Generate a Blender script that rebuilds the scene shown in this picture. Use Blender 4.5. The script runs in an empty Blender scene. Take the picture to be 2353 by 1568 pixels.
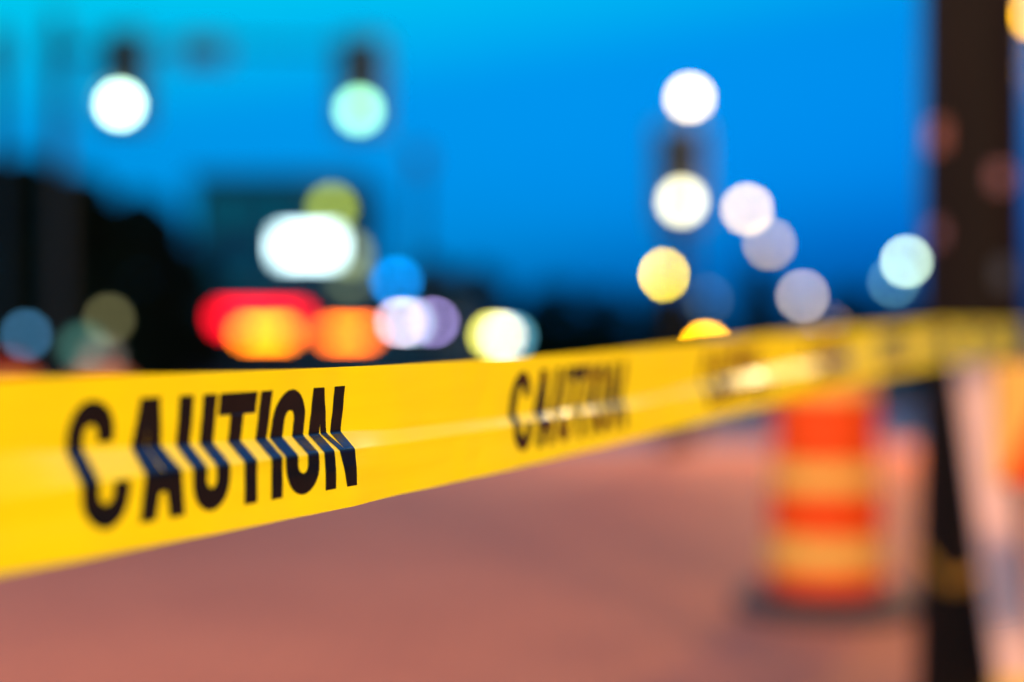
import bpy, bmesh, math, random
from mathutils import Vector, Matrix, noise
random.seed(7)
PI = math.pi
S = bpy.context.scene
COL = S.collection

# ------------------------------------------------------------------ camera
HC = 0.96                                   # camera height above the pavement
FPX, CXP, HZ = 3268.0, 1176.5, 850.0        # focal length, centre column, horizon row of a 2353 px wide picture
cam = bpy.data.cameras.new("camera")
cam.lens = 50; cam.sensor_width = 36
cam.shift_y = (HZ - 784.0) / 2353.0
cam.clip_start = 0.02; cam.clip_end = 3000
cam.dof.use_dof = True
cam.dof.focus_distance = 0.752
cam.dof.aperture_fstop = 1.76
cam.dof.aperture_blades = 0
co = bpy.data.objects.new("camera", cam); COL.objects.link(co)
co.location = (0, 0, HC); co.rotation_euler = (PI / 2, 0, 0)
S.camera = co

# ------------------------------------------------------------------ dusk sky
w = bpy.data.worlds.new("World"); S.world = w; w.use_nodes = True
nt = w.node_tree; N = nt.nodes; L = nt.links
bg = N["Background"]
sky = N.new("ShaderNodeTexSky"); sky.sky_type = 'NISHITA'; sky.sun_disc = False
sky.sun_elevation = math.radians(8); sky.sun_rotation = math.radians(195)
sky.ozone_density = 8
tc = N.new("ShaderNodeTexCoord"); sp = N.new("ShaderNodeSeparateXYZ")
L.new(tc.outputs["Generated"], sp.inputs[0])
mx = N.new("ShaderNodeMath"); mx.operation = 'MULTIPLY_ADD'
L.new(sp.outputs["X"], mx.inputs[0]); mx.inputs[1].default_value = -0.15; L.new(sp.outputs["Z"], mx.inputs[2])
rp = N.new("ShaderNodeValToRGB"); L.new(mx.outputs[0], rp.inputs[0])
els = rp.color_ramp.elements
els[0].position = 0.0; els[0].color = (0.0, 0.17, 0.45, 1)
els[1].position = 1.0; els[1].color = (0.3, 1.5, 1.4, 1)
for p, c in ((0.05, (0, 0.36, 0.70)), (0.10, (0, 0.66, 0.88)), (0.2, (0, 1.0, 0.97)), (0.25, (0, 1.75, 1.08)), (0.31, (0, 2.7, 1.2)), (0.40, (0, 4.4, 3.8)), (0.58, (0, 5.0, 4.6)), (0.72, (0.2, 1.8, 1.5))):
    e = els.new(p); e.color = (*c, 1)
mu = N.new("ShaderNodeMix"); mu.data_type = 'RGBA'; mu.blend_type = 'MULTIPLY'; mu.clamp_result = False
mu.inputs[0].default_value = 1
L.new(sky.outputs[0], mu.inputs[6]); L.new(rp.outputs[0], mu.inputs[7])
L.new(mu.outputs[2], bg.inputs[0]); bg.inputs[1].default_value = 0.15

S.view_settings.view_transform = 'Standard'; S.view_settings.look = 'None'
S.view_settings.exposure = 0.5; S.view_settings.gamma = 1
S.cycles.use_denoising = True
S.cycles.max_bounces = 6
S.cycles.adaptive_threshold = 0.004
LAMP_W = 1500
EXPO = 1.41

# ------------------------------------------------------------------ helpers
def P(px, py, d):
    """world point seen at a picture point at depth d"""
    return Vector(((px - CXP) / FPX * d, d, HC + (HZ - py) / FPX * d))

class MB:
    def __init__(s): s.v = []; s.f = []
    def box(s, c, size, rz=0.0, tilt=None, bev=0.0):
        x, y, z = (a / 2 for a in size); R = Matrix.Rotation(rz, 3, 'Z')
        if tilt is not None: R = tilt
        b = min(bev, x * .9, y * .9, z * .9)
        if b <= 0:
            n = len(s.v)
            for sx, sy, sz in ((-1,-1,-1),(1,-1,-1),(1,1,-1),(-1,1,-1),(-1,-1,1),(1,-1,1),(1,1,1),(-1,1,1)):
                s.v.append(Vector(c) + R @ Vector((sx*x, sy*y, sz*z)))
            for f in ((3,2,1,0),(4,5,6,7),(0,1,5,4),(1,2,6,5),(2,3,7,6),(3,0,4,7)): s.f.append([n+i for i in f])
        else:
            bm = bmesh.new(); bmesh.ops.create_cube(bm, size=1)
            for v in bm.verts: v.co = Vector((v.co.x*2*x, v.co.y*2*y, v.co.z*2*z))
            bmesh.ops.bevel(bm, geom=bm.edges[:], offset=b, segments=2, affect='EDGES', profile=.5)
            n = len(s.v); bm.verts.index_update()
            for v in bm.verts: s.v.append(Vector(c) + R @ v.co)
            for f in bm.faces: s.f.append([n + v.index for v in f.verts])
            bm.free()
        return s
    def tube(s, pts, rad, n=14, cap=True):
        pts = [Vector(p) for p in pts]
        if not hasattr(rad, '__len__'): rad = [rad] * len(pts)
        base = len(s.v)
        for i, p in enumerate(pts):
            a = pts[max(i-1, 0)]; b = pts[min(i+1, len(pts)-1)]
            t = (b - a).normalized()
            u = t.cross(Vector((0, 0, 1)) if abs(t.z) < .9 else Vector((0, 1, 0))).normalized(); w_ = t.cross(u)
            for k in range(n):
                A = 2*PI*k/n; s.v.append(p + (u*math.cos(A) + w_*math.sin(A)) * rad[i])
        for i in range(len(pts)-1):
            for k in range(n):
                a = base+i*n+k; b = base+i*n+(k+1) % n; s.f.append([a, b, b+n, a+n])
        if cap:
            s.f.append([base+k for k in range(n)][::-1]); s.f.append([base+(len(pts)-1)*n+k for k in range(n)])
        return s
    def lathe(s, prof, c=(0,0,0), n=40, cap=True):
        c = Vector(c); base = len(s.v)
        for r, z in prof:
            for k in range(n):
                A = 2*PI*k/n; s.v.append(c + Vector((r*math.cos(A), r*math.sin(A), z)))
        for i in range(len(prof)-1):
            for k in range(n):
                a = base+i*n+k; b = base+i*n+(k+1) % n; s.f.append([a, b, b+n, a+n])
        if cap:
            s.f.append([base+k for k in range(n)][::-1]); s.f.append([base+(len(prof)-1)*n+k for k in range(n)])
        return s
    def disc(s, c, r, nrm=(0,-1,0), th=.02, n=28):
        c = Vector(c); d = Vector(nrm).normalized(); return s.tube([c, c + d*th*.6, c + d*th], [r, r, r*.8], n)
    def sheet(s, c, x0, x1, y0, y1, z):
        n = len(s.v); s.v += [Vector((x0,y0,z)), Vector((x1,y0,z)), Vector((x1,y1,z)), Vector((x0,y1,z))]; s.f.append([n,n+1,n+2,n+3]); return s
    def build(s, name, mat, parent=None, smooth=False):
        me = bpy.data.meshes.new(name); me.from_pydata([tuple(v) for v in s.v], [], s.f); me.update()
        if smooth:
            for p in me.polygons: p.use_smooth = True
            bm = bmesh.new(); bm.from_mesh(me)
            for e in bm.edges:
                if len(e.link_faces) == 2 and e.calc_face_angle(0) > .7: e.smooth = False
            bm.to_mesh(me); bm.free()
        me.materials.append(mat)
        o = bpy.data.objects.new(name, me); COL.objects.link(o)
        if parent: o.parent = parent
        return o

def tag(o, label=None, cat=None, group=None, kind=None):
    if label: o["label"] = label
    if cat: o["category"] = cat
    if group: o["group"] = group
    if kind: o["kind"] = kind
    return o

def thing(name, label, cat, loc=(0,0,0), rz=0.0, group=None):
    o = bpy.data.objects.new(name, None); COL.objects.link(o)
    o.location = loc; o.rotation_euler = (0, 0, rz); o.empty_display_size = .1
    return tag(o, label, cat, group)

def dup(root, loc, rz=0.0, label=None, scale=None):
    r = root.copy(); COL.objects.link(r); r.location = loc; r.rotation_euler = (0, 0, rz)
    if scale: r.scale = scale
    if label: r["label"] = label
    for ch in list(root.children):
        c = ch.copy(); COL.objects.link(c); c.parent = r
        for g in list(ch.children):
            d = g.copy(); COL.objects.link(d); d.parent = c
    return r

# ------------------------------------------------------------------ materials
def mat(name, col, rough=.6, metal=0.0, noise=0.0, nscale=8.0, bump=0.0, coat=0.0, spec=.5, coords="Object", stretch=None):
    m = bpy.data.materials.new(name); m.use_nodes = True
    t = m.node_tree; b = t.nodes["Principled BSDF"]
    b.inputs["Base Color"].default_value = (*col, 1); b.inputs["Roughness"].default_value = rough
    b.inputs["Metallic"].default_value = metal; b.inputs["Coat Weight"].default_value = coat
    b.inputs["Specular IOR Level"].default_value = spec
    if noise or bump:
        tcn = t.nodes.new("ShaderNodeTexCoord"); nz = t.nodes.new("ShaderNodeTexNoise")
        nz.inputs["Scale"].default_value = nscale; nz.inputs["Detail"].default_value = 6
        src = tcn.outputs[coords]
        if stretch:
            mp = t.nodes.new("ShaderNodeMapping"); mp.inputs["Scale"].default_value = stretch
            t.links.new(src, mp.inputs[0]); src = mp.outputs[0]
        t.links.new(src, nz.inputs["Vector"])
        if noise:
            mxn = t.nodes.new("ShaderNodeMix"); mxn.data_type = 'RGBA'
            mxn.inputs[6].default_value = (*[c*(1-noise) for c in col], 1)
            mxn.inputs[7].default_value = (*[min(1, c*(1+noise)) for c in col], 1)
            t.links.new(nz.outputs["Fac"], mxn.inputs[0]); t.links.new(mxn.outputs[2], b.inputs["Base Color"])
        if bump:
            bp = t.nodes.new("ShaderNodeBump"); bp.inputs["Strength"].default_value = bump; bp.inputs["Distance"].default_value = .01
            t.links.new(nz.outputs["Fac"], bp.inputs["Height"]); t.links.new(bp.outputs[0], b.inputs["Normal"])
    return m

def glow(name, col, strength):
    m = bpy.data.materials.new(name); m.use_nodes = True
    b = m.node_tree.nodes["Principled BSDF"]
    b.inputs["Base Color"].default_value = (.03, .03, .03, 1); b.inputs["Roughness"].default_value = .5
    b.inputs["Emission Color"].default_value = (*col, 1); b.inputs["Emission Strength"].default_value = strength
    return m

M = dict(
    tape_print=mat("tape_print", (.006, .005, .005), .14, coat=.0, spec=.22, noise=.5, nscale=50, bump=.06),
    orange=mat("orange_plastic", (.92, .060, .001), .45, noise=.12, nscale=9, spec=.15),
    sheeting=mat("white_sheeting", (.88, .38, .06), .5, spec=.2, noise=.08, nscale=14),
    rubber=mat("black_rubber", (.016, .016, .017), .8, noise=.3, nscale=20, bump=.3),
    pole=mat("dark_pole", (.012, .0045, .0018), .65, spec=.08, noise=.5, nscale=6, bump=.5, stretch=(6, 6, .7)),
    board=mat("pale_board", (.72, .37, .29), .6, spec=.15, noise=.10, nscale=5, bump=.15, stretch=(8, 8, .8)),
    dark_metal=mat("dark_metal", (.005, .005, .006), .6, spec=.1, metal=.0, noise=.3, nscale=12),
    galv=mat("galvanised_steel", (.014, .015, .017), .6, spec=.1, metal=.0, noise=.2, nscale=14),
    housing=mat("signal_housing", (.012, .012, .010), .6, noise=.2),
    sign_back=mat("sign_back", (.04, .045, .05), .5, noise=.15),
    facade=mat("painted_facade", (.03, .04, .055), .8, noise=.2, nscale=1.5),
    facade2=mat("brick_facade", (.03, .022, .02), .85, noise=.4, nscale=3),
    trim=mat("dark_trim", (.03, .03, .035), .7, noise=.2),
    glass=mat("dark_glass", (.008, .010, .014), .12, spec=.6),
    leaf=mat("dark_leaves", (.008, .012, .005), .8, spec=.1, noise=.5, nscale=1.5),
    bark=mat("bark", (.030, .022, .016), .9, noise=.4, nscale=10, bump=.6),
    hedge=mat("hedge_leaves", (.008, .016, .008), .8, spec=.1, noise=.5, nscale=2),
    glint_orange=mat("glint_orange", (.32, .06, .008), .4, noise=.05, spec=.8),  # glint colours for the pole, highlights painted as plates
    glint_pink=mat("glint_pink", (.24, .06, .05), .4, noise=.05, spec=.8),
    glint_grey=mat("glint_grey", (.10, .09, .09), .4, metal=.6),
)

def tape_material():
    m = bpy.data.materials.new("yellow_tape_plastic"); m.use_nodes = True
    t = m.node_tree; b = t.nodes["Principled BSDF"]; out = t.nodes["Material Output"]
    b.inputs["Roughness"].default_value = .30; b.inputs["Specular IOR Level"].default_value = .5
    uv = t.nodes.new("ShaderNodeUVMap"); uv.uv_map = "UVMap"
    mp = t.nodes.new("ShaderNodeMapping"); mp.inputs["Scale"].default_value = (4, 140, 1)
    t.links.new(uv.outputs[0], mp.inputs[0])
    nz = t.nodes.new("ShaderNodeTexNoise"); nz.inputs["Scale"].default_value = 1.0; nz.inputs["Detail"].default_value = 4
    t.links.new(mp.outputs[0], nz.inputs["Vector"])
    mxn = t.nodes.new("ShaderNodeMix"); mxn.data_type = 'RGBA'
    mxn.inputs[6].default_value = (.90, .65, .0, 1); mxn.inputs[7].default_value = (.94, .72, .0, 1)
    t.links.new(nz.outputs["Fac"], mxn.inputs[0]); t.links.new(mxn.outputs[2], b.inputs["Base Color"])
    bp = t.nodes.new("ShaderNodeBump"); bp.inputs["Strength"].default_value = .10; bp.inputs["Distance"].default_value = .001
    t.links.new(nz.outputs["Fac"], bp.inputs["Height"]); t.links.new(bp.outputs[0], b.inputs["Normal"])
    tr = t.nodes.new("ShaderNodeBsdfTranslucent"); t.links.new(mxn.outputs[2], tr.inputs[0])
    ms = t.nodes.new("ShaderNodeMixShader"); ms.inputs[0].default_value = .30
    t.links.new(b.outputs[0], ms.inputs[1]); t.links.new(tr.outputs[0], ms.inputs[2]); t.links.new(ms.outputs[0], out.inputs[0])
    return m
M["tape"] = tape_material()
M["old_tape"] = mat("weathered_tape", (.42, .15, .008), .55, noise=.3, nscale=30, spec=.2)

def paver_material():
    m = bpy.data.materials.new("paver_pavement"); m.use_nodes = True
    t = m.node_tree; b = t.nodes["Principled BSDF"]; b.inputs["Roughness"].default_value = .85; b.inputs["Specular IOR Level"].default_value = .2
    tcn = t.nodes.new("ShaderNodeTexCoord")
    br = t.nodes.new("ShaderNodeTexBrick"); br.inputs["Scale"].default_value = 2.2
    br.inputs["Color1"].default_value = (.40, .124, .070, 1); br.inputs["Color2"].default_value = (.345, .104, .064, 1)
    br.inputs["Mortar"].default_value = (.17, .075, .05, 1); br.inputs["Mortar Size"].default_value = .012
    t.links.new(tcn.outputs["Object"], br.inputs["Vector"])
    nz = t.nodes.new("ShaderNodeTexNoise"); nz.inputs["Scale"].default_value = .55; nz.inputs["Detail"].default_value = 5
    t.links.new(tcn.outputs["Object"], nz.inputs["Vector"])
    rmp = t.nodes.new("ShaderNodeValToRGB"); rmp.color_ramp.elements[0].position = .35; rmp.color_ramp.elements[0].color = (.84, .80, .84, 1)
    rmp.color_ramp.elements[1].position = .68; rmp.color_ramp.elements[1].color = (1.08, 1.06, 1.06, 1)
    t.links.new(nz.outputs["Fac"], rmp.inputs[0])
    mxn = t.nodes.new("ShaderNodeMix"); mxn.data_type = 'RGBA'; mxn.blend_type = 'MULTIPLY'; mxn.inputs[0].default_value = 1
    t.links.new(br.outputs["Color"], mxn.inputs[6]); t.links.new(rmp.outputs[0], mxn.inputs[7]); t.links.new(mxn.outputs[2], b.inputs["Base Color"])
    bp = t.nodes.new("ShaderNodeBump"); bp.inputs["Strength"].default_value = .4; bp.inputs["Distance"].default_value = .004
    t.links.new(br.outputs["Fac"], bp.inputs["Height"]); bp.invert = True
    t.links.new(bp.outputs[0], b.inputs["Normal"])
    return m
M["paver"] = paver_material()
M["asphalt"] = mat("asphalt", (.05, .05, .056), .6, noise=.35, nscale=3, bump=.3)
M["earth"] = mat("dark_ground", (.035, .04, .03), .9, noise=.4, nscale=.6)
M["kerb"] = mat("kerb_stone", (.30, .27, .25), .75, noise=.2, nscale=5)
M["paint"] = mat("road_paint", (.7, .68, .62), .6, noise=.15, nscale=8)

# ------------------------------------------------------------------ ground, pavement, road
tag(MB().sheet(0, -900, 900, -300, 1500, -.13).build("ground", M["earth"]), kind="structure")
tag(MB().sheet(0, -60, 60, 18.5, 31, -.122).build("road", M["asphalt"]), kind="structure")
mb = MB(); mb.box((0, 5.0, -.075), (60, 26.4, .15)); tag(mb.build("pavement", M["paver"]), kind="structure")
mb = MB(); mb.box((0, 18.35, -.072), (60, .28, .15), bev=.02); tag(mb.build("kerb", M["kerb"]), kind="structure")
mb = MB(); mb.box((12, 56, -.075), (26, 49.6, .15)); tag(mb.build("path", M["paver"]), kind="structure")
mb = MB()
for i in range(-14, 15): mb.sheet(0, i*4-1, i*4+1, 24.7, 24.82, -.118)
tag(mb.build("road_marking", M["paint"]), kind="structure")

# ------------------------------------------------------------------ the caution tape
K = math.hypot(.477, 1.0)
TN = Vector((1.0, -.477, 0)).normalized()          # side of the tape that faces the camera
TD = Vector((.477, 1.0, 0)).normalized()
POST = Vector((1.205, 3.72, 0)); PR = .131
ZT = [(-1.2, .03), (.0, -.004), (.30, -.006), (.534, -.0035), (.755, .0012), (.95, .0085), (1.18, .0195), (1.5, .037), (1.9, .056), (2.5, .083), (3.5, .110), (4.0, .112), (4.6, .112)]
def lerp(tab, x):
    if x <= tab[0][0]: return tab[0][1]
    for (a, va), (b, vb) in zip(tab, tab[1:]):
        if x <= b:
            t = (x-a)/(b-a); return va + (vb-va)*t
    return tab[-1][1]
def smooth_lerp(tab, x, r):
    return sum(lerp(tab, x + r*k/4) * (5-abs(k)) for k in range(-4, 5)) / 25.0
# plan of the tape: straight to the pole, round its near side, and on to the right
ZEND = None
def plan():
    pts = []; d = -1.0
    # tangent point on the pole
    c = POST.copy(); tp = c + TN*(PR+.003)
    t0 = Vector((-.192, .534, 0)) + TD*((tp - Vector((-.192, .534, 0))).dot(TD))
    off = (tp - t0).dot(TN)
    n = 60
    z0 = -.9
    start = Vector((-.192 + .477*(z0-.534), z0, 0))
    end = tp
    pts = [start, t0 + TN*off] if False else [start]
    Ls = (t0-start).length
    for i in range(1, n+1):
        q = start + TD*Ls*i/n; f = max(0, (i/n-.6)/.4); pts.append(q + TN*off*f*f*(3-2*f))
    a0 = math.atan2(TN.y, TN.x)
    for i in range(1, 45):                        # wraps round the far side of the pole
        a = a0 + math.radians(5*i); pts.append(c + Vector((math.cos(a), math.sin(a), 0))*(PR+.004))
    return pts
PL = plan()
CUM = [0.0]
for a, b in zip(PL, PL[1:]): CUM.append(CUM[-1] + (b-a).length)
S0 = (.567 + .9) * K + .003                              # path length at the first letter
STOT = CUM[-1]
def at_s(s):
    s = min(max(s, 0), STOT-1e-6)
    lo, hi = 0, len(CUM)-1
    while hi-lo > 1:
        m_ = (lo+hi)//2
        if CUM[m_] <= s: lo = m_
        else: hi = m_
    t = (s-CUM[lo])/(CUM[hi]-CUM[lo]); p = PL[lo].lerp(PL[hi], t)
    d = (PL[hi]-PL[lo]).normalized(); return p, Vector((d.y, -d.x, 0))
def s_of_px(px):                                  # path length where the straight run crosses a picture column
    z = .534/(1-px/2735.0); return (z+.9)*K
TH = .0762
NV = 128
# crease along the tape: (picture column, centre as a share of the width, half width mm, slope deg)
CR = [(-300, .52, 9, 8), (40, .50, 9, 14), (170, .50, 8.0, 32), (320, .50, 7.2, 44), (560, .52, 6.6, 47), (800, .53, 6.4, 48), (850, .54, 5.5, 36), (900, .55, 4.5, 24), (1050, .56, 4, 22), (1170, .57, 3.6, 34), (1300, .58, 3.6, 40), (1450, .60, 3.4, 38),
      (1520, .60, 3.5, 22), (1600, .58, 5, 34), (1700, .57, 7.0, 46), (1770, .56, 8.0, 57), (1880, .55, 8.0, 58), (1930, .55, 7.0, 36), (1980, .52, 5, 20), (2100, .5, 5, 14), (2300, .5, 6, 10)]
CRS = [[(s_of_px(r[0]), r[k]) for r in CR] for k in (1, 2, 3)]
def sst(x): x = min(max(x, 0), 1); return x*x*(3-2*x)
def slope(s, v):
    c = smooth_lerp(CRS[0], s, .02)*TH; hw = smooth_lerp(CRS[1], s, .015)*.001; A = smooth_lerp(CRS[2], s, .015)
    edge = .0008
    f = sst((v-(c-hw)+edge)/(2*edge)) * (1-sst((v-(c+hw)-edge+2*edge)/(2*edge)))
    base = -8*(1-sst((v-c)/.01+.5)) * min(1, A/40) + 1.0*math.sin(v*520+s*9) + 1.5*math.sin(v*260-s*14+1.3)
    base += 1.0*math.sin(s*31+v*40)+.8*math.sin(s*67-v*25)
    base += 5.0*noise.noise(Vector((s*13, v*170, .3))) + 3.0*noise.noise(Vector((s*40, v*90, 5.1)))
    return math.radians(base*(1-f) + (A + 4*noise.noise(Vector((s*18, v*60, 9.7))))*f)
cols = []
s = 0.0
SV = []
while s < STOT:
    SV.append(s); z = s/K-.9
    s += .0035 if .2 < z < 1.6 else .010
SV.append(STOT)
GRID = []
for s in SV:
    n = 0.0; zz = 0.0; row = [(0.0, 0.0)]
    for j in range(NV):
        a = slope(s, (j+.5)/NV*TH); n += math.sin(a)*TH/NV; zz -= math.cos(a)*TH/NV; row.append((n, zz))
    # hold the strip's mid line on the plan line; press flat at the pole
    k = 1.0
    z = s/K-.9
    if z > 2.2: k = max(.12, 1-(z-2.2)/.9)
    mid = (row[0][0]+row[-1][0])*.35 + row[NV//2][0]*.3; hs = .0735/-row[-1][1]
    GRID.append([((a-mid)*k, b*hs) for a, b in row])
import bisect
def tape_pt(s, v, off=0.0):
    i = min(max(bisect.bisect_right(SV, s)-1, 0), len(SV)-2)
    t = (s-SV[i])/(SV[i+1]-SV[i]); jf = min(max(v/TH*NV, 0), NV-1e-6); j = int(jf); u = jf-j
    def g(a, b): return (GRID[a][b][0], GRID[a][b][1])
    def mixp(p, q, t): return (p[0]+(q[0]-p[0])*t, p[1]+(q[1]-p[1])*t)
    n0 = mixp(g(i, j), g(i, j+1), u); n1 = mixp(g(i+1, j), g(i+1, j+1), u); n, zz = mixp(n0, n1, t)
    dn = g(i, j+1)[0]-g(i, j)[0]; dz = g(i, j+1)[1]-g(i, j)[1]; l = math.hypot(dn, dz)
    p, nr = at_s(s)
    z = s/K-.9
    q = p + nr*n + Vector((0, 0, HC + smooth_lerp(ZT, z, .12) + zz))
    if off: q += (nr*(-dz/l) + Vector((0, 0, dn/l)))*off
    return q
me = bpy.data.meshes.new("caution_tape")
vs = []; fs = []; uvs = []
for i, s in enumerate(SV):
    for j in range(NV+1):
        vs.append(tuple(tape_pt(s if i < len(SV)-1 else s-1e-5, j/NV*TH))); uvs.append((s, j/NV*TH))
for i in range(len(SV)-1):
    for j in range(NV):
        a = i*(NV+1)+j; fs.append((a, a+1, a+NV+2, a+NV+1))
me.from_pydata(vs, [], fs); me.update()
ul = me.uv_layers.new(name="UVMap")
for lp in me.loops: ul.data[lp.index].uv = uvs[lp.vertex_index]
for p in me.polygons: p.use_smooth = True
me.materials.append(M["tape"])
TAPE = thing("caution_tape", "long yellow plastic tape printed CAUTION stretched across the view to the dark pole", "barrier tape")
strip = bpy.data.objects.new("tape_strip", me); COL.objects.link(strip); strip.parent = TAPE

# letters, drawn as outlines in metres (x along the tape, y up), stroke about 10 mm
def arc(cx, cy, rx, ry, a0, a1, n=20):
    return [(cx+rx*math.cos(math.radians(a0+(a1-a0)*i/n)), cy+ry*math.sin(math.radians(a0+(a1-a0)*i/n))) for i in range(n+1)]
H = .0555; T = .0103
def letter_C(w):
    r = w/2; o = arc(r, H-r*1.05, r, r*1.05, 0, 180) + arc(r, r*1.05, r, r*1.05, 180, 360)
    i_ = arc(r, r*1.05, r-T, r*1.05-T, 360, 180) + arc(r, H-r*1.05, r-T, r*1.05-T, 180, 0)
    up = H-r*1.05; lo = r*1.05
    return [[(w, up-.003)] + o + [(w, lo+.004), (w-T, lo+.004)] + i_ + [(w-T, up-.003)]]
def letter_A(w):
    c = w/2; tw = T*.62
    outer = [(0, 0), (T, 0), (T*1.28, .0115), (w-T*1.28, .0115), (w-T, 0), (w, 0), (c+tw, H), (c-tw, H)]
    return [outer, [(T*1.50, .0205), (c, H-.012), (w-T*1.50, .0205)]]
def letter_U(w):
    r = w/2
    return [[(0, H)] + arc(r, r*1.05, r, r*1.05, 180, 360) + [(w, H), (w-T, H)] + arc(r, r*1.05, r-T, r*1.05-T, 360, 180) + [(T, H)]]
def letter_T(w):
    c = w/2; return [[(0, H), (0, H-T), (c-T/2, H-T), (c-T/2, 0), (c+T/2, 0), (c+T/2, H-T), (w, H-T), (w, H)]]
def letter_I(w): return [[(0, 0), (w, 0), (w, H), (0, H)]]
def letter_O(w):
    r = w/2; return [arc(r, H-r*1.05, r, r*1.05, 0, 180) + arc(r, r*1.05, r, r*1.05, 180, 360),
                     arc(r, H-r*1.05, r-T, r*1.05-T, 0, 180) + arc(r, r*1.05, r-T, r*1.05-T, 180, 360)]
def letter_N(w):
    t = T*.95; return [[(0, 0), (t, 0), (t, H*.66), (w-t*1.02, 0), (w, 0), (w, H), (w-t, H), (w-t, H*.34), (t*1.02, H), (0, H)]]
WORD = [("C", letter_C(.0285), .0), ("A", letter_A(.0300), .0345), ("U", letter_U(.0275), .0690), ("T", letter_T(.0290), .0985), ("I", letter_I(.0094), .1300), ("O", letter_O(.0290), .1420), ("N", letter_N(.0300), .1760)]
def flat_mesh(polys):
    cu = bpy.data.curves.new("outline", 'CURVE'); cu.dimensions = '2D'; cu.fill_mode = 'BOTH'
    for poly in polys:
        sp_ = cu.splines.new('POLY'); sp_.points.add(len(poly)-1); sp_.use_cyclic_u = True
        for p, (x, y) in zip(sp_.points, poly): p.co = (x, y, 0, 1)
    o = bpy.data.objects.new("outline", cu); COL.objects.link(o)
    dg = bpy.context.evaluated_depsgraph_get(); m_ = bpy.data.meshes.new_from_object(o.evaluated_get(dg))
    bpy.data.objects.remove(o); bm = bmesh.new(); bm.from_mesh(m_); bpy.data.meshes.remove(m_); return bm
LET = []
for ch, polys, x0 in WORD:
    bm = flat_mesh(polys)
    bmesh.ops.remove_doubles(bm, verts=bm.verts[:], dist=1e-6)
    k = 0
    for y in [H*j/56 for j in range(1, 56)]:
        bmesh.ops.bisect_plane(bm, geom=bm.verts[:]+bm.edges[:]+bm.faces[:], plane_co=(0, y, 0), plane_no=(0, 1, 0))
    for x in [.003*j for j in range(1, 12)]:
        bmesh.ops.bisect_plane(bm, geom=bm.verts[:]+bm.edges[:]+bm.faces[:], plane_co=(x, 0, 0), plane_no=(1, 0, 0))
    LET.append((ch, bm, x0))
PITCH = .4080
VTOP = .0100
for wi in range(-2, 12):
    for ch, bm, x0 in LET:
        sb = S0 + wi*PITCH + x0
        if sb < .02 or sb+.035 > STOT: continue
        vv = []; bm.verts.index_update()
        for v in bm.verts: vv.append(tuple(tape_pt(sb + v.co.x, VTOP + (H - v.co.y), .0003)))
        ff = [[v.index for v in f.verts] for f in bm.faces]
        lm = bpy.data.meshes.new("letter"); lm.from_pydata(vv, [], ff); lm.update()
        for p in lm.polygons: p.use_smooth = True
        lm.materials.append(M["tape_print"])
        lo_ = bpy.data.objects.new("letter", lm); COL.objects.link(lo_); lo_.parent = TAPE
for ch, bm, x0 in LET: bm.free()

# ------------------------------------------------------------------ dark pole, leaning board, lower wrap of tape
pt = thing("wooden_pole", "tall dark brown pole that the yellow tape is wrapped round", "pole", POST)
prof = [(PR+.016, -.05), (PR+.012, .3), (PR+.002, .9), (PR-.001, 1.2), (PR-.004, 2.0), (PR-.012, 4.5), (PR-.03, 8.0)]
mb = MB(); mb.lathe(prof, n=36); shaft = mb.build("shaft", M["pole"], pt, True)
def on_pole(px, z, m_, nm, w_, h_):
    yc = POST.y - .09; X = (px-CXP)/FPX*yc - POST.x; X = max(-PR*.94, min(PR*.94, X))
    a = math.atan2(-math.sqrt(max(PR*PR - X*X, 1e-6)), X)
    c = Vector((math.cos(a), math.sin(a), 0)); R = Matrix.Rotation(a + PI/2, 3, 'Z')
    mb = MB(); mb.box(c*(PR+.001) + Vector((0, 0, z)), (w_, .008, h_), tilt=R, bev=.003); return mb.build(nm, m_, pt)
on_pole(2160, 1.56, M["glint_orange"], "painted_glint", .05, .07)  # small coloured plates painted in place of specular glints on the shaft
on_pole(2158, 1.31, M["glint_pink"], "painted_glint", .04, .05)
on_pole(2287, 1.445, M["glint_pink"], "painted_glint", .05, .055)
on_pole(2300, 1.20, M["glint_grey"], "painted_dim_glint", .05, .06)  # grey plate painted as a dimmer glint
# board
top = Vector((1.160, 3.575, .985)); bot = Vector((1.140, 3.10, 0.0))
ax = (top-bot); Lb = ax.length; zx = ax.normalized(); yx = Vector((.1, -1, 0)); yx = (yx - zx*yx.dot(zx)).normalized(); xx = yx.cross(zx)
R = Matrix((xx, yx, zx)).transposed()
mb = MB(); mb.box((bot+top)/2 + Vector((0, 0, .006)), (.098, .022, Lb), tilt=R, bev=.004)
tag(mb.build("wooden_board", M["board"]), "pale wooden board leaning upright against the dark pole", "board")
# low wrap
mb = MB(); n = 30
for k, (z0, z1) in enumerate(((.432, .468),)):
    base = len(mb.v)
    for i in range(n+1):
        a = math.radians(165 + 95*i/n); rr = PR+.014+.004*math.sin(i*1.1)
        for j in range(5):
            f = j/4; mb.v.append(POST + Vector((math.cos(a)*rr, math.sin(a)*rr, z0+(z1-z0)*f + .03*math.sin(i*.22))))
    for i in range(n):
        for j in range(4): q = base+i*5+j; mb.f.append([q, q+5, q+6, q+1])
ow = mb.build("tape_scrap", M["old_tape"], smooth=True)
ow.data.uv_layers.new(name="UVMap")
sol = ow.modifiers.new("thickness", 'SOLIDIFY'); sol.thickness = .004
tag(ow, "short dull yellow tape scrap stuck low on the dark pole", "tape scrap")

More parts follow.
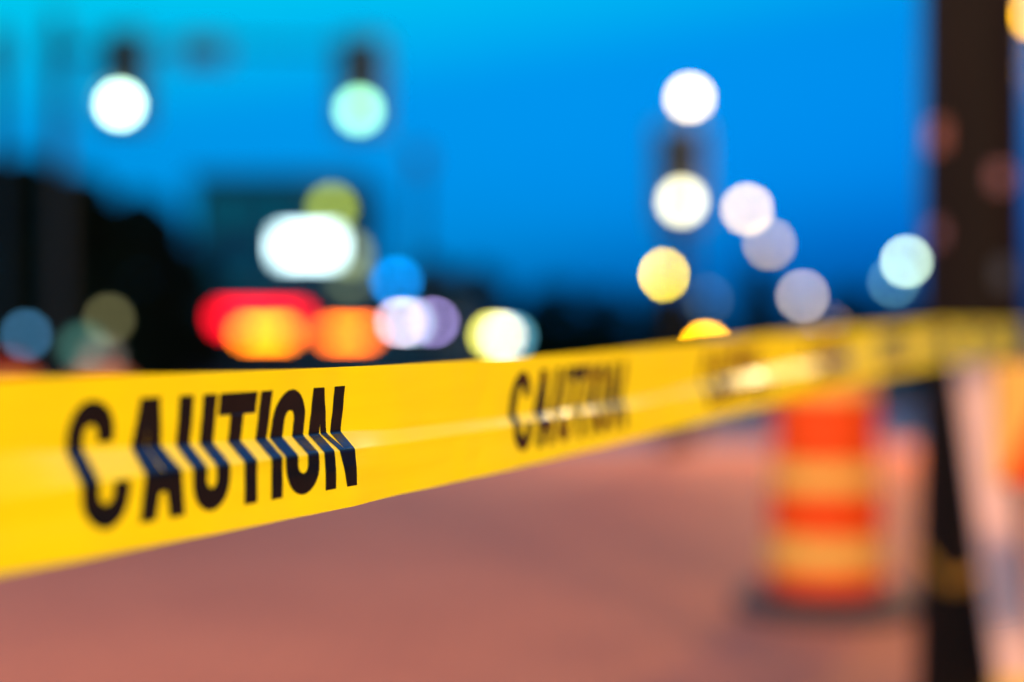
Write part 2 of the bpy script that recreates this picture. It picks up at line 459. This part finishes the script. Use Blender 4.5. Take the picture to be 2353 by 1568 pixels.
# ------------------------------------------------------------------ traffic drums
def make_drum(label, loc, rz=0.0):
    t = thing("traffic_drum", label, "traffic drum", loc, rz, "orange and white traffic drums")
    b = MB(); b.lathe([(.34, 0), (.36, .012), (.36, .045), (.33, .075), (.27, .085)], n=8 if False else 32); b.build("rubber_base", M["rubber"], t, True)
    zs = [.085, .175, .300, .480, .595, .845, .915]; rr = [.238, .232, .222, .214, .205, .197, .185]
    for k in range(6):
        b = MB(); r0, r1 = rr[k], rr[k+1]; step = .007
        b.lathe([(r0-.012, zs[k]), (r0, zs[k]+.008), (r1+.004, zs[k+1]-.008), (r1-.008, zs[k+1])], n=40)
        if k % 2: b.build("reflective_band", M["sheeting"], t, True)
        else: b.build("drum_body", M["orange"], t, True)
    b = MB(); b.lathe([(.177, .915), (.165, .945), (.12, .96), (.02, .965)], n=36)
    b.build("drum_top", M["orange"], t, True)
    b = MB(); b.tube([(-.09, 0, .955), (-.085, 0, 1.005), (-.05, 0, 1.03), (.05, 0, 1.03), (.085, 0, 1.005), (.09, 0, .955)], .016, 10); b.build("handle", M["orange"], t, True)
    return t
d0 = make_drum("orange and white striped drum standing on its black rubber base left of the pole", P(1897, 850, 5.7)*Vector((1,1,0)) if False else Vector(((1897-CXP)/FPX*5.7, 5.7, 0)), .3)
dup(d0, (-3.20, 9.0, 0), .2, "orange drum top peeking over the tape at the far edge under the tall dark trees", (.96,)*3)
dup(d0, (-2.70, 9.3, 0), 1.4, "orange drum top peeking over the tape between the edge drum and the C of CAUTION", (.955,)*3)

# ------------------------------------------------------------------ street lamps
def make_lamp(label, loc, Hh, col, strength, r=.16, light=None, group="post lamps along the path"):
    t = thing("street_lamp", label, "street lamp", loc, 0, group)
    b = MB(); b.lathe([(.16, 0), (.16, .10), (.11, .16), (.09, .45), (.06, .52)], n=20); b.build("base", M["dark_metal"], t, True)
    b = MB(); b.lathe([(.055, .52), (.045, Hh-r-.12), (.045, Hh-r-.06)], n=16); b.build("post", M["dark_metal"], t, True)
    b = MB(); b.lathe([(.05, Hh-r-.06), (r*.75, Hh-r-.02), (r*.75, Hh-r+.015)], n=20); b.build("collar", M["dark_metal"], t, True)
    b = MB()
    pr = [(max(.01, r*math.sin(a)), Hh - r*math.cos(a)) for a in [math.radians(42+q*9.86) for q in range(15)]]
    b.lathe(pr, n=24); b.build("globe", glow("lamp_glow", col, strength), t, True)
    b = MB(); b.lathe([(r*.34, Hh+r*.93), (r*.30, Hh+r*1.05), (.02, Hh+r*1.25)], n=20); b.build("cap", M["dark_metal"], t, True)
    if light:
        ld = bpy.data.lights.new("lamp_light", 'POINT'); ld.energy = light; ld.color = col; ld.shadow_soft_size = r + .25
        lo = bpy.data.objects.new("lamp_light", ld); COL.objects.link(lo); lo.parent = t; lo.location = (0, 0, Hh - r - .35)
    return t
def lamp_px(label, px, py, d, col, st, r=.16, light=None, **k):
    p = P(px, py, d); st = 1.0/(EXPO*(2*r*FPX/d/119.0)**2)          # st: brightness of the out-of-focus disc is 1 x col
    mxc = max(col); cc = tuple(c/mxc for c in col)
    return make_lamp(label, (p.x, p.y, 0 if d < 18 else -.12), p.z + (0 if d < 18 else .12), cc, st*mxc, r, light, **k)
WARM = (1.0, .70, .30); WHITE = (1.0, .90, .86); COOL = (.72, .95, 1.0)
lamp_px("tallest white globe lamp high in the open blue sky, nearest of the white row", 1585, 226, 21, (1.5, 1.2, .7), 0, 0.1, light=LAMP_W*.8)
lamp_px("white globe lamp below and right of the tallest one, overlapping a dimmer globe", 1717, 482, 36, (1.05, .75, .35), 0, 0.13)
lamp_px("greyish globe lamp just under the brighter globe it overlaps", 1768, 561, 45, (.40, .28, .12), 0, 0.15)
lamp_px("lavender globe lamp standing lower, apart from the pair above it", 1844, 681, 78, (.42, .34, .28), 0, 0.22)
lamp_px("pale cyan globe lamp nearest to the dark pole", 2083, 602, 53, (.62, .85, .6), 0, 0.16)
lamp_px("dim blue globe lamp half hidden by the pale cyan lamp near the pole", 2054, 648, 66, (.05, .13, .14), 0, 0.18)
lamp_px("orange globe lamp at the top edge beyond the dark pole", 2356, 36, 16.3, (2.4, 1.15, .0), 0, 0.1, light=LAMP_W*1.7)
lamp_px("bright yellow globe lamp left of the white row, level with the treetops", 1530, 632, 60, (2.3, 1.65, .02), 0, 0.2)
# faint ones far along the path
faint = [(1510, 702, 90, (.012, .012, .014), 22, "very faint globe lamp low under the yellow globe"),
         (1625, 690, 95, (.010, .014, .016), 20, "very faint globe lamp between the yellow globe and the path trees"),
         (1742, 745, 95, (.035, .05, .06), 40, "faint grey blue globe lamp low above the tape, left of its twin"),
         (1765, 757, 100, (.045, .05, .055), 40, "faint grey globe lamp low above the tape, right of its twin"),
         (1898, 748, 100, (.09, .07, .10), 45, "faint mauve globe lamp below the lavender globe"),
         (1925, 768, 110, (.10, .075, .06), 50, "faint pinkish globe lamp lowest beside the tape edge"),
         (1832, 796, 110, (.06, .055, .10), 45, "faint violet globe lamp half behind the tape edge")]
for px, py, d, c, st, lb in faint: lamp_px(lb, px, py, d, tuple(2.2*q for q in c), st*1.6, .3)
# unseen lamps outside the view, added to light the pavement and the tape
make_lamp("unseen warm globe lamp added to the near row beside the tape", (-1.75, 3.3, 0), 5.0, WARM, 46, .14, light=LAMP_W*.42)
make_lamp("unseen warm globe lamp added for its light, right beyond the drum", (4.3, 9.0, 0), 5.0, WARM, 46, .14, light=LAMP_W*.24)
make_lamp("unseen warm globe lamp added behind the camera on the pole side", (3.5, -4.0, 0), 5.0, WARM, 46, .14, light=LAMP_W*1.55)

# ------------------------------------------------------------------ traffic signals
def signal_parts(t, off, lit_col, strength, lit=2, lens_r=.11):
    """three sections, one lit; off = top centre of the housing in the thing's space, faces -y"""
    ox, oy, oz = off
    b = MB(); b.box((ox, oy+.10, oz-.53), (.62, .02, 1.22), bev=.008); b.build("backplate", M["housing"], t)
    b = MB(); b.box((ox, oy, oz-.53), (.36, .18, 1.06), bev=.02); b.build("housing", M["housing"], t)
    for k in range(3):
        zc = oz-.18-.35*k
        m_ = glow("signal_glow", lit_col, strength) if k == lit else M["glass"]
        b = MB(); b.disc((ox, oy-.09, zc), lens_r, (0, -1, 0), .03); b.build("lens", m_, t, True)
        b = MB(); n = 14; base = 0
        for i in range(n+1):
            a = math.radians(-10+200*i/n)
            for rr, yy in ((.165, -.09), (.165, -.28), (.172, -.28), (.172, -.09)):
                b.v.append(Vector((ox+rr*math.cos(a), oy+yy, zc+rr*math.sin(a))))
        for i in range(n):
            for j in range(4):
                a = i*4+j; c = i*4+(j+1) % 4; b.f.append([a, c, c+4, a+4])
        b.build("visor", M["housing"], t, True)
ZS = 17.6
pm = P(112, 850, ZS)
mast = thing("signal_mast", "tall slim signal mast at the far side of the road with a long arm", "signal mast", (pm.x, ZS+.35, 0))
armz = P(0, 108, ZS).z
b = MB(); b.lathe([(.25, 0), (.25, .08), (.12, .1), (.09, armz+.5)], n=20); b.build("mast_pole", M["galv"], mast, True)
xa = P(870, 0, ZS).x - pm.x
b = MB(); b.tube([(0, 0, armz), (xa*.4, 0, armz+.10), (xa, 0, armz+.05)], [.05, .04, .03], 12); b.build("mast_arm", M["galv"], mast, True)
b = MB(); b.box((0, 0, armz), (.24, .24, .3), bev=.03); b.build("arm_bracket", M["galv"], mast)
for px, py, c, st, lb in ((281, 244, (.60, 1.0, .76), 14.0, "traffic signal with white green light hung nearest the mast"),
                      (827, 257, (.36, 1.0, .60), 7.2, "traffic signal with mint green light hung at the end of the mast arm")):
    g = P(px, py, ZS); ztop = g.z + .18 + .70
    t = thing("traffic_signal", lb, "traffic signal", (g.x, ZS, ztop), 0, "signals hung from the mast arm")
    signal_parts(t, (0, 0, 0), c, st)
    b = MB(); b.box((0, .2, -.3), (.07, .22, .9), bev=.01); b.tube([(0, .33, -.3), (0, .33, armz-ztop+.03)], .03, 10); b.build("hanger", M["galv"], t)
g = P(462, 112, ZS)
b = MB(); b.box((0, 0, 0), (.62, .03, .36), bev=.01)
t = thing("hanging_sign", "small blank sign plate hung on the mast arm between the two green signals", "sign", (g.x, ZS+.12, g.z))
b.build("plate", M["sign_back"], t)
b = MB()
b.tube([(-.2, .14, -.12), (-.2, .14, .2)], .02, 8); b.tube([(.2, .14, -.12), (.2, .14, .2)], .02, 8); b.build("hanger", M["galv"], t)

# post mounted signal right of centre
g = P(1560, 470, ZS); px_ = P(1547, 0, ZS).x
t = thing("post_signal", "traffic signal on its own dark post with a white green light facing us", "traffic signal", (px_, ZS+.05, 0))
hz = P(0, 300, ZS).z
b = MB(); b.lathe([(.2, 0), (.2, .1), (.085, .14), (.075, hz)], n=18); b.build("post", M["dark_metal"], t, True)
zt = g.z + .70 + .18
signal_parts(t, (g.x-px_, -.26, zt), (1.0, .95, .60), 8.4)
b = MB(); b.box((0, .0, zt-.2), (.1, .34, .08)); b.box((0, .0, zt-.9), (.1, .34, .08)); b.build("bracket", M["dark_metal"], t)

# other slim posts seen against the sky
def slim_post(px, py, d, r, lb):
    p = P(px, py, d); t = thing("street_post", lb, "post", (p.x, d, -.12), 0, None)
    b = MB(); b.lathe([(r*2, 0), (r*2, .12), (r, .2), (r*.9, p.z), (r*.3, p.z+.06)], n=16); b.build("shaft", M["galv"], t, True)
    b = MB(); b.box((0, -.03, p.z-.35), (.5, .03, .6), bev=.01); b.build("sign_plate", M["sign_back"], t)
slim_post(-6, 60, 28, .15, "tall grey post at the far edge of the view rising above the dark trees")
slim_post(962, 330, 40, .12, "slim grey post standing in the sky between the building and the yellow globe lamp")

# ------------------------------------------------------------------ buildings and lit signs
def building(name, label, x0, x1, y, depth, h, m_, floors, cols_, win=True, zb=-.12):
    t = thing(name, label, "building", ((x0+x1)/2, y+depth/2, zb)); w_ = x1-x0
    b = MB(); b.box((0, 0, h/2), (w_, depth, h)); b.build("wall", m_, t)
    b = MB(); b.box((0, 0, h+.06), (w_+.3, depth+.3, .35)); b.build("parapet", M["trim"], t)
    b = MB(); b.box((0, -depth/2-.04, .25), (w_+.06, .08, .5)); b.build("plinth", M["trim"], t)
    fh = h/floors
    for f in range(floors):
        for c in range(cols_):
            xx_ = -w_/2 + w_*(c+.5)/cols_; ww = w_/cols_*.6; wh = fh*.5
            fr = MB(); fr.box((xx_, -depth/2-.03, fh*(f+.55)), (ww+.2, .06, wh+.2)); fo = fr.build("window", M["trim"], t)
            pa = MB(); pa.box((xx_, -depth/2-.065, fh*(f+.55)), (ww, .02, wh)); pa.build("pane", M["glass"], fo)
    return t
pA, pB = P(440, 412, 62), P(828, 412, 62)
building("office_building", "square navy blue building with a flat roof behind the big white lit sign", pA.x, pB.x, 62, 10, pA.z+.12, M["facade"], 3, 4)
pA, pB = P(430, 668, 50), P(1100, 668, 50)
building("shop_building", "long low dark shop building carrying the red, orange and violet lights", pA.x, pB.x, 50, 8, pA.z+.12, M["facade2"], 1, 6)

def lit_sign(name, label, cat, px, py, d, wpx, hpx, col, st, th=.14, group=None, legs=False):
    p = P(px, py, d); w_, h_ = wpx/FPX*d, hpx/FPX*d
    t = thing(name, label, cat, p, 0, group)
    b = MB(); b.box((0, .02, 0), (w_+.08, th, h_+.08), bev=.02); b.build("cabinet", M["trim"], t)
    b = MB(); b.box((0, -th/2, 0), (w_, .05, h_), bev=.015); b.build("lit_face", glow("sign_glow", col, st), t)
    b = MB()
    for sx in (-.35, .35): b.box((w_*sx, th/2+.12, 0), (.05, .25, .05))
    if legs:
        for sx in (-.3, .3): b.box((w_*sx, .02, -h_/2-.04-(p.z+.12-h_/2-.04)/2), (.08, .08, p.z+.12-h_/2-.04))
    b.build("bracket", M["galv"], t)
    return t
lit_sign("illuminated_sign", "big blazing white lit sign with cyan edges in front of the navy building", "illuminated sign", 708, 567, 46, 128, 54, (.66, .95, 1.0), 6.6, .25, legs=True)
D = 49.55
lit_sign("neon_sign", "long thin red neon sign along the top of the low shop", "neon sign", 600, 733, D, 200, 32, (1.0, .0, .012), 6.0)
lit_sign("illuminated_sign", "brightest orange lit sign panel below the red neon line", "illuminated sign", 612, 766, D, 110, 18, (1.0, .20, .0), 17, group=None)
lit_sign("illuminated_sign", "orange red lit sign panel between the bright orange sign and the violet windows", "illuminated sign", 800, 767, D, 104, 17, (1.0, .15, .0), 15)
lit_sign("illuminated_sign", "square blue lit sign above the violet lights at the end of the low shop", "illuminated sign", 911, 648, D, 26, 20, (.0, .30, .95), 11)
lit_sign("shop_light", "pinkish white lit window light at the end of the orange signs", "lit window", 921, 741, D, 22, 12, (.95, .72, .9), 20)
lit_sign("shop_light", "cool white lit window light second along under the blue sign", "lit window", 952, 741, D, 22, 12, (.55, .75, .95), 22)
lit_sign("shop_light", "violet lit window light last in the row under the blue sign", "lit window", 996, 741, D, 18, 10, (.48, .36, .85), 22)
# wall lights of the navy building
def wall_light(label, px, py, d, col, st, r=.28):
    p = P(px, py, d); t = thing("wall_light", label, "wall light", p, 0, None)
    b = MB(); b.box((0, .06, 0), (r*.8, .12, r*.8), bev=.02); b.build("mount", M["trim"], t)
    b = MB(); b.lathe([(.03, -r), (r*.7, -r*.6), (r, 0), (r*.7, r*.6), (.03, r)], (0, -r, 0), n=20); b.build("glass_bowl", glow("wall_glow", col, st), t, True)
wall_light("olive green wall light above the big white sign", 765, 482, 61.8, (.30, .38, .02), 6, .42)
wall_light("dim olive wall light just right of the big white sign", 806, 586, 61.8, (.20, .24, .10), 5, .4)
wall_light("dim olive wall light low under the big white sign", 805, 650, 61.8, (.14, .18, .09), 4, .42)
# lights of the far plaza, right of the shop
lamp_px("yellow globe lamp low above the tape beside a white one", 1132, 772, 34, (.95, .90, .12), 0, 0.14, group="low globe lamps beyond the road")
lamp_px("white globe lamp low above the tape overlapping the yellow one", 1152, 773, 35, (.9, .85, .7), 0, 0.14, group="low globe lamps beyond the road")
lamp_px("grey blue globe lamp low above the tape behind the white one", 1176, 775, 36, (.08, .28, .36), 0, 0.15, group="low globe lamps beyond the road")
# dim low lights at the foot of the dark trees
lamp_px("blue globe lamp low at the foot of the tall dark trees", 60, 771, 30, (.03, .11, .20), 0, 0.12, group="low globe lamps under the trees")
lamp_px("dim olive globe lamp among the dark trees", 250, 735, 32, (.09, .085, .035), 0, 0.14, group="low globe lamps under the trees")
lamp_px("dim teal globe lamp low between the dark trees and the tape", 190, 800, 30, (.03, .10, .08), 0, 0.2, group="low globe lamps under the trees")
lamp_px("dim grey globe lamp lowest above the tape near the dark trees", 232, 828, 30, (.10, .09, .07), 0, 0.2, group="low globe lamps under the trees")

# amber flasher on a barricade
def make_barricade(label, loc, rails, flasher=None):
    t = thing("road_barricade", label, "barricade", loc)
    for z in rails:
        b = MB(); b.box((0, -.03, z), (1.2, .025, .22), bev=.005); bo = b.build("rail", M["sheeting"], t)
        b = MB()
        for k in range(4):
            x = -.47+.3*k; n = len(b.v)
            for xx_, zz_ in ((x-.12, z-.105), (x+.03, z-.105), (x+.13, z+.105), (x-.02, z+.105)):
                for yy_ in (-.046, -.0435): b.v.append(Vector((xx_, yy_, zz_)))
            b.f += [[n, n+2, n+4, n+6], [n+7, n+5, n+3, n+1], [n, n+1, n+3, n+2], [n+2, n+3, n+5, n+4], [n+4, n+5, n+7, n+6], [n+6, n+7, n+1, n]]
        b.build("stripes", M["orange"], bo)
    ht = rails[-1]+.12
    for sx in (-.46, .46):
        b = MB(); b.box((sx, 0, ht/2), (.05, .03, ht)); b.box((sx, 0, .025), (.06, .7, .05)); b.build("leg", M["galv"], t)
    if flasher:
        zf = flasher
        b = MB(); b.box((0, 0, zf-.14), (.12, .1, .12), bev=.02); b.box((0, 0, (ht+zf-.2)/2), (.04, .03, zf-.2-ht+.04)); b.build("battery_box", M["orange"], t)
        b = MB(); b.disc((0, -.04, zf), .1, (0, -1, 0), .06); b.disc((0, .0, zf), .1, (0, 1, 0), .04); b.build("flasher_lens", glow("amber_glow", (1.0, .42, .0), 60), t, True)
p = P(1621, 797, 30)
make_barricade("striped barricade beyond the road topped by a glowing amber flasher", (p.x, 30, -.12), (.45, .85, 1.2), p.z+.12)
make_barricade("orange striped barricade cut off by the frame, standing right of the pale board", (1.478, 2.62, 0), (.29, .862))

# ------------------------------------------------------------------ trees and hedge
def tree(label, px, d, ytop, wpx, seed, n_leaf=2600, low=.1):
    rnd = random.Random(seed); p = P(px, ytop, d); h = p.z+.12; r = wpx/FPX*d/2
    t = thing("dark_tree", label, "tree", (p.x, d, -.12), 0, "dark trees against the dusk sky")
    b = MB(); b.tube([(0, 0, 0), (.03*h, 0, h*.3), (-.02*h, .02*h, h*.6), (0, 0, h*.86)], [h*.032, h*.024, h*.014, h*.005], 10)
    for k in range(6):
        a = rnd.uniform(0, 2*PI); z0 = h*rnd.uniform(.28, .6); q = Vector((math.cos(a)*r*.75, math.sin(a)*r*.75, z0+h*.2))
        b.tube([(0, 0, z0), q*.5+Vector((0, 0, z0*.52)), q], [h*.012, h*.008, h*.003], 7)
    b.build("trunk", M["bark"], t, True)
    b = MB(); cl = []
    for k in range(38):
        f = rnd.random(); zc = h*(low+.10+(.80-low)*f); rr = r*math.sqrt(max(.05, 1-((f-.35)/.75)**2))*.85
        a = rnd.uniform(0, 2*PI); q = math.sqrt(rnd.random()); cl.append((Vector((math.cos(a)*rr*q, math.sin(a)*rr*q, zc)), r*rnd.uniform(.24, .40)))
    cl.append((Vector((0, 0, h*.9)), r*.25))
    for i in range(n_leaf):
        c, cr = cl[i % len(cl)]
        v = Vector((rnd.gauss(0, 1), rnd.gauss(0, 1), rnd.gauss(0, 1))).normalized()*cr*(rnd.random()**.4); v.z *= .8
        q = c+v; s_ = h*.040*rnd.uniform(.6, 1.4)
        u = Vector((rnd.gauss(0, 1), rnd.gauss(0, 1), rnd.gauss(0, .6))).normalized(); w2 = u.cross(Vector((rnd.gauss(0, 1), rnd.gauss(0, 1), rnd.gauss(0, 1)))).normalized()
        k0 = len(b.v); b.v += [q-u*s_, q+w2*s_*.55, q+u*s_, q-w2*s_*.55]; b.f.append([k0, k0+1, k0+2, k0+3])
    b.build("crown", M["leaf"], t)
for i, a in enumerate((
    ("tallest dark tree at the far edge, behind the grey mast", 0, 34, 345, 330),
    ("dark tree mostly outside the frame beside the tallest tree", -150, 33, 340, 320),
    ("narrow dark tree directly behind the grey mast", 108, 35, 392, 260),
    ("broad dark tree just right of the mast", 205, 36, 385, 340),
    ("dark tree sloping down toward the navy building", 310, 40, 425, 300),
    ("lowest dark tree of the slope, touching the navy building", 415, 44, 535, 200))):
    tree(*a, seed=11+i, n_leaf=9000, low=.0)
for i, a in enumerate((
    ("dark tree standing just behind the end of the low shop", 985, 66, 575, 200),
    ("dark tree behind the yellow and white pair of low globes", 1120, 70, 610, 230),
    ("rounded dark tree right of the low globe pair", 1265, 72, 645, 220),
    ("dark tree under the open sky left of the yellow globe", 1400, 74, 655, 200),
    ("dark tree behind the yellow globe lamp and post signal", 1540, 78, 660, 200),
    ("narrow dark tree under the greyish globe lamp", 1738, 70, 590, 130),
    ("small dark tree below the lavender globe", 1850, 95, 725, 150),
    ("bushy dark tree between the lavender and dim blue globes", 1955, 74, 650, 150),
    ("dark tree under the pale cyan globe beside the pole", 2080, 74, 690, 170))):
    tree(*a, seed=41+i, n_leaf=2600, low=.02)
def hedge(label, px0, px1, d, ytop):
    rnd = random.Random(int(px0)); a, b_ = P(px0, ytop, d), P(px1, ytop, d); h = a.z+.12
    t = thing("hedge", label, "hedge", ((a.x+b_.x)/2, d, -.12)); w_ = b_.x-a.x
    m = MB(); nx = int(w_/.35)
    m.box((0, 0, h*.46), (w_*.99, .7, h*.9))
    for i in range(int(w_*h*26)):
        q = Vector((rnd.uniform(-w_/2, w_/2), rnd.choice((-.42, .42))*rnd.uniform(.8, 1.2), rnd.uniform(0, h)))
        if rnd.random() < .3: q = Vector((q.x, rnd.uniform(-.4, .4), h*(.93+.12*rnd.random()+.05*math.sin(q.x*.8))))
        u = Vector((rnd.gauss(0, 1), rnd.gauss(0, 1), rnd.gauss(0, 1))).normalized()*.16; v = u.orthogonal().normalized()*.09
        k0 = len(m.v); m.v += [q-u, q+v, q+u, q-v]; m.f.append([k0, k0+1, k0+2, k0+3])
    m.build("foliage", M["hedge"], t)
hedge("long clipped dark hedge running behind the low globes toward the pole", 1090, 2330, 84, 765)
hedge("dark hedge at the foot of the tall trees by the mast", -60, 450, 46, 790)
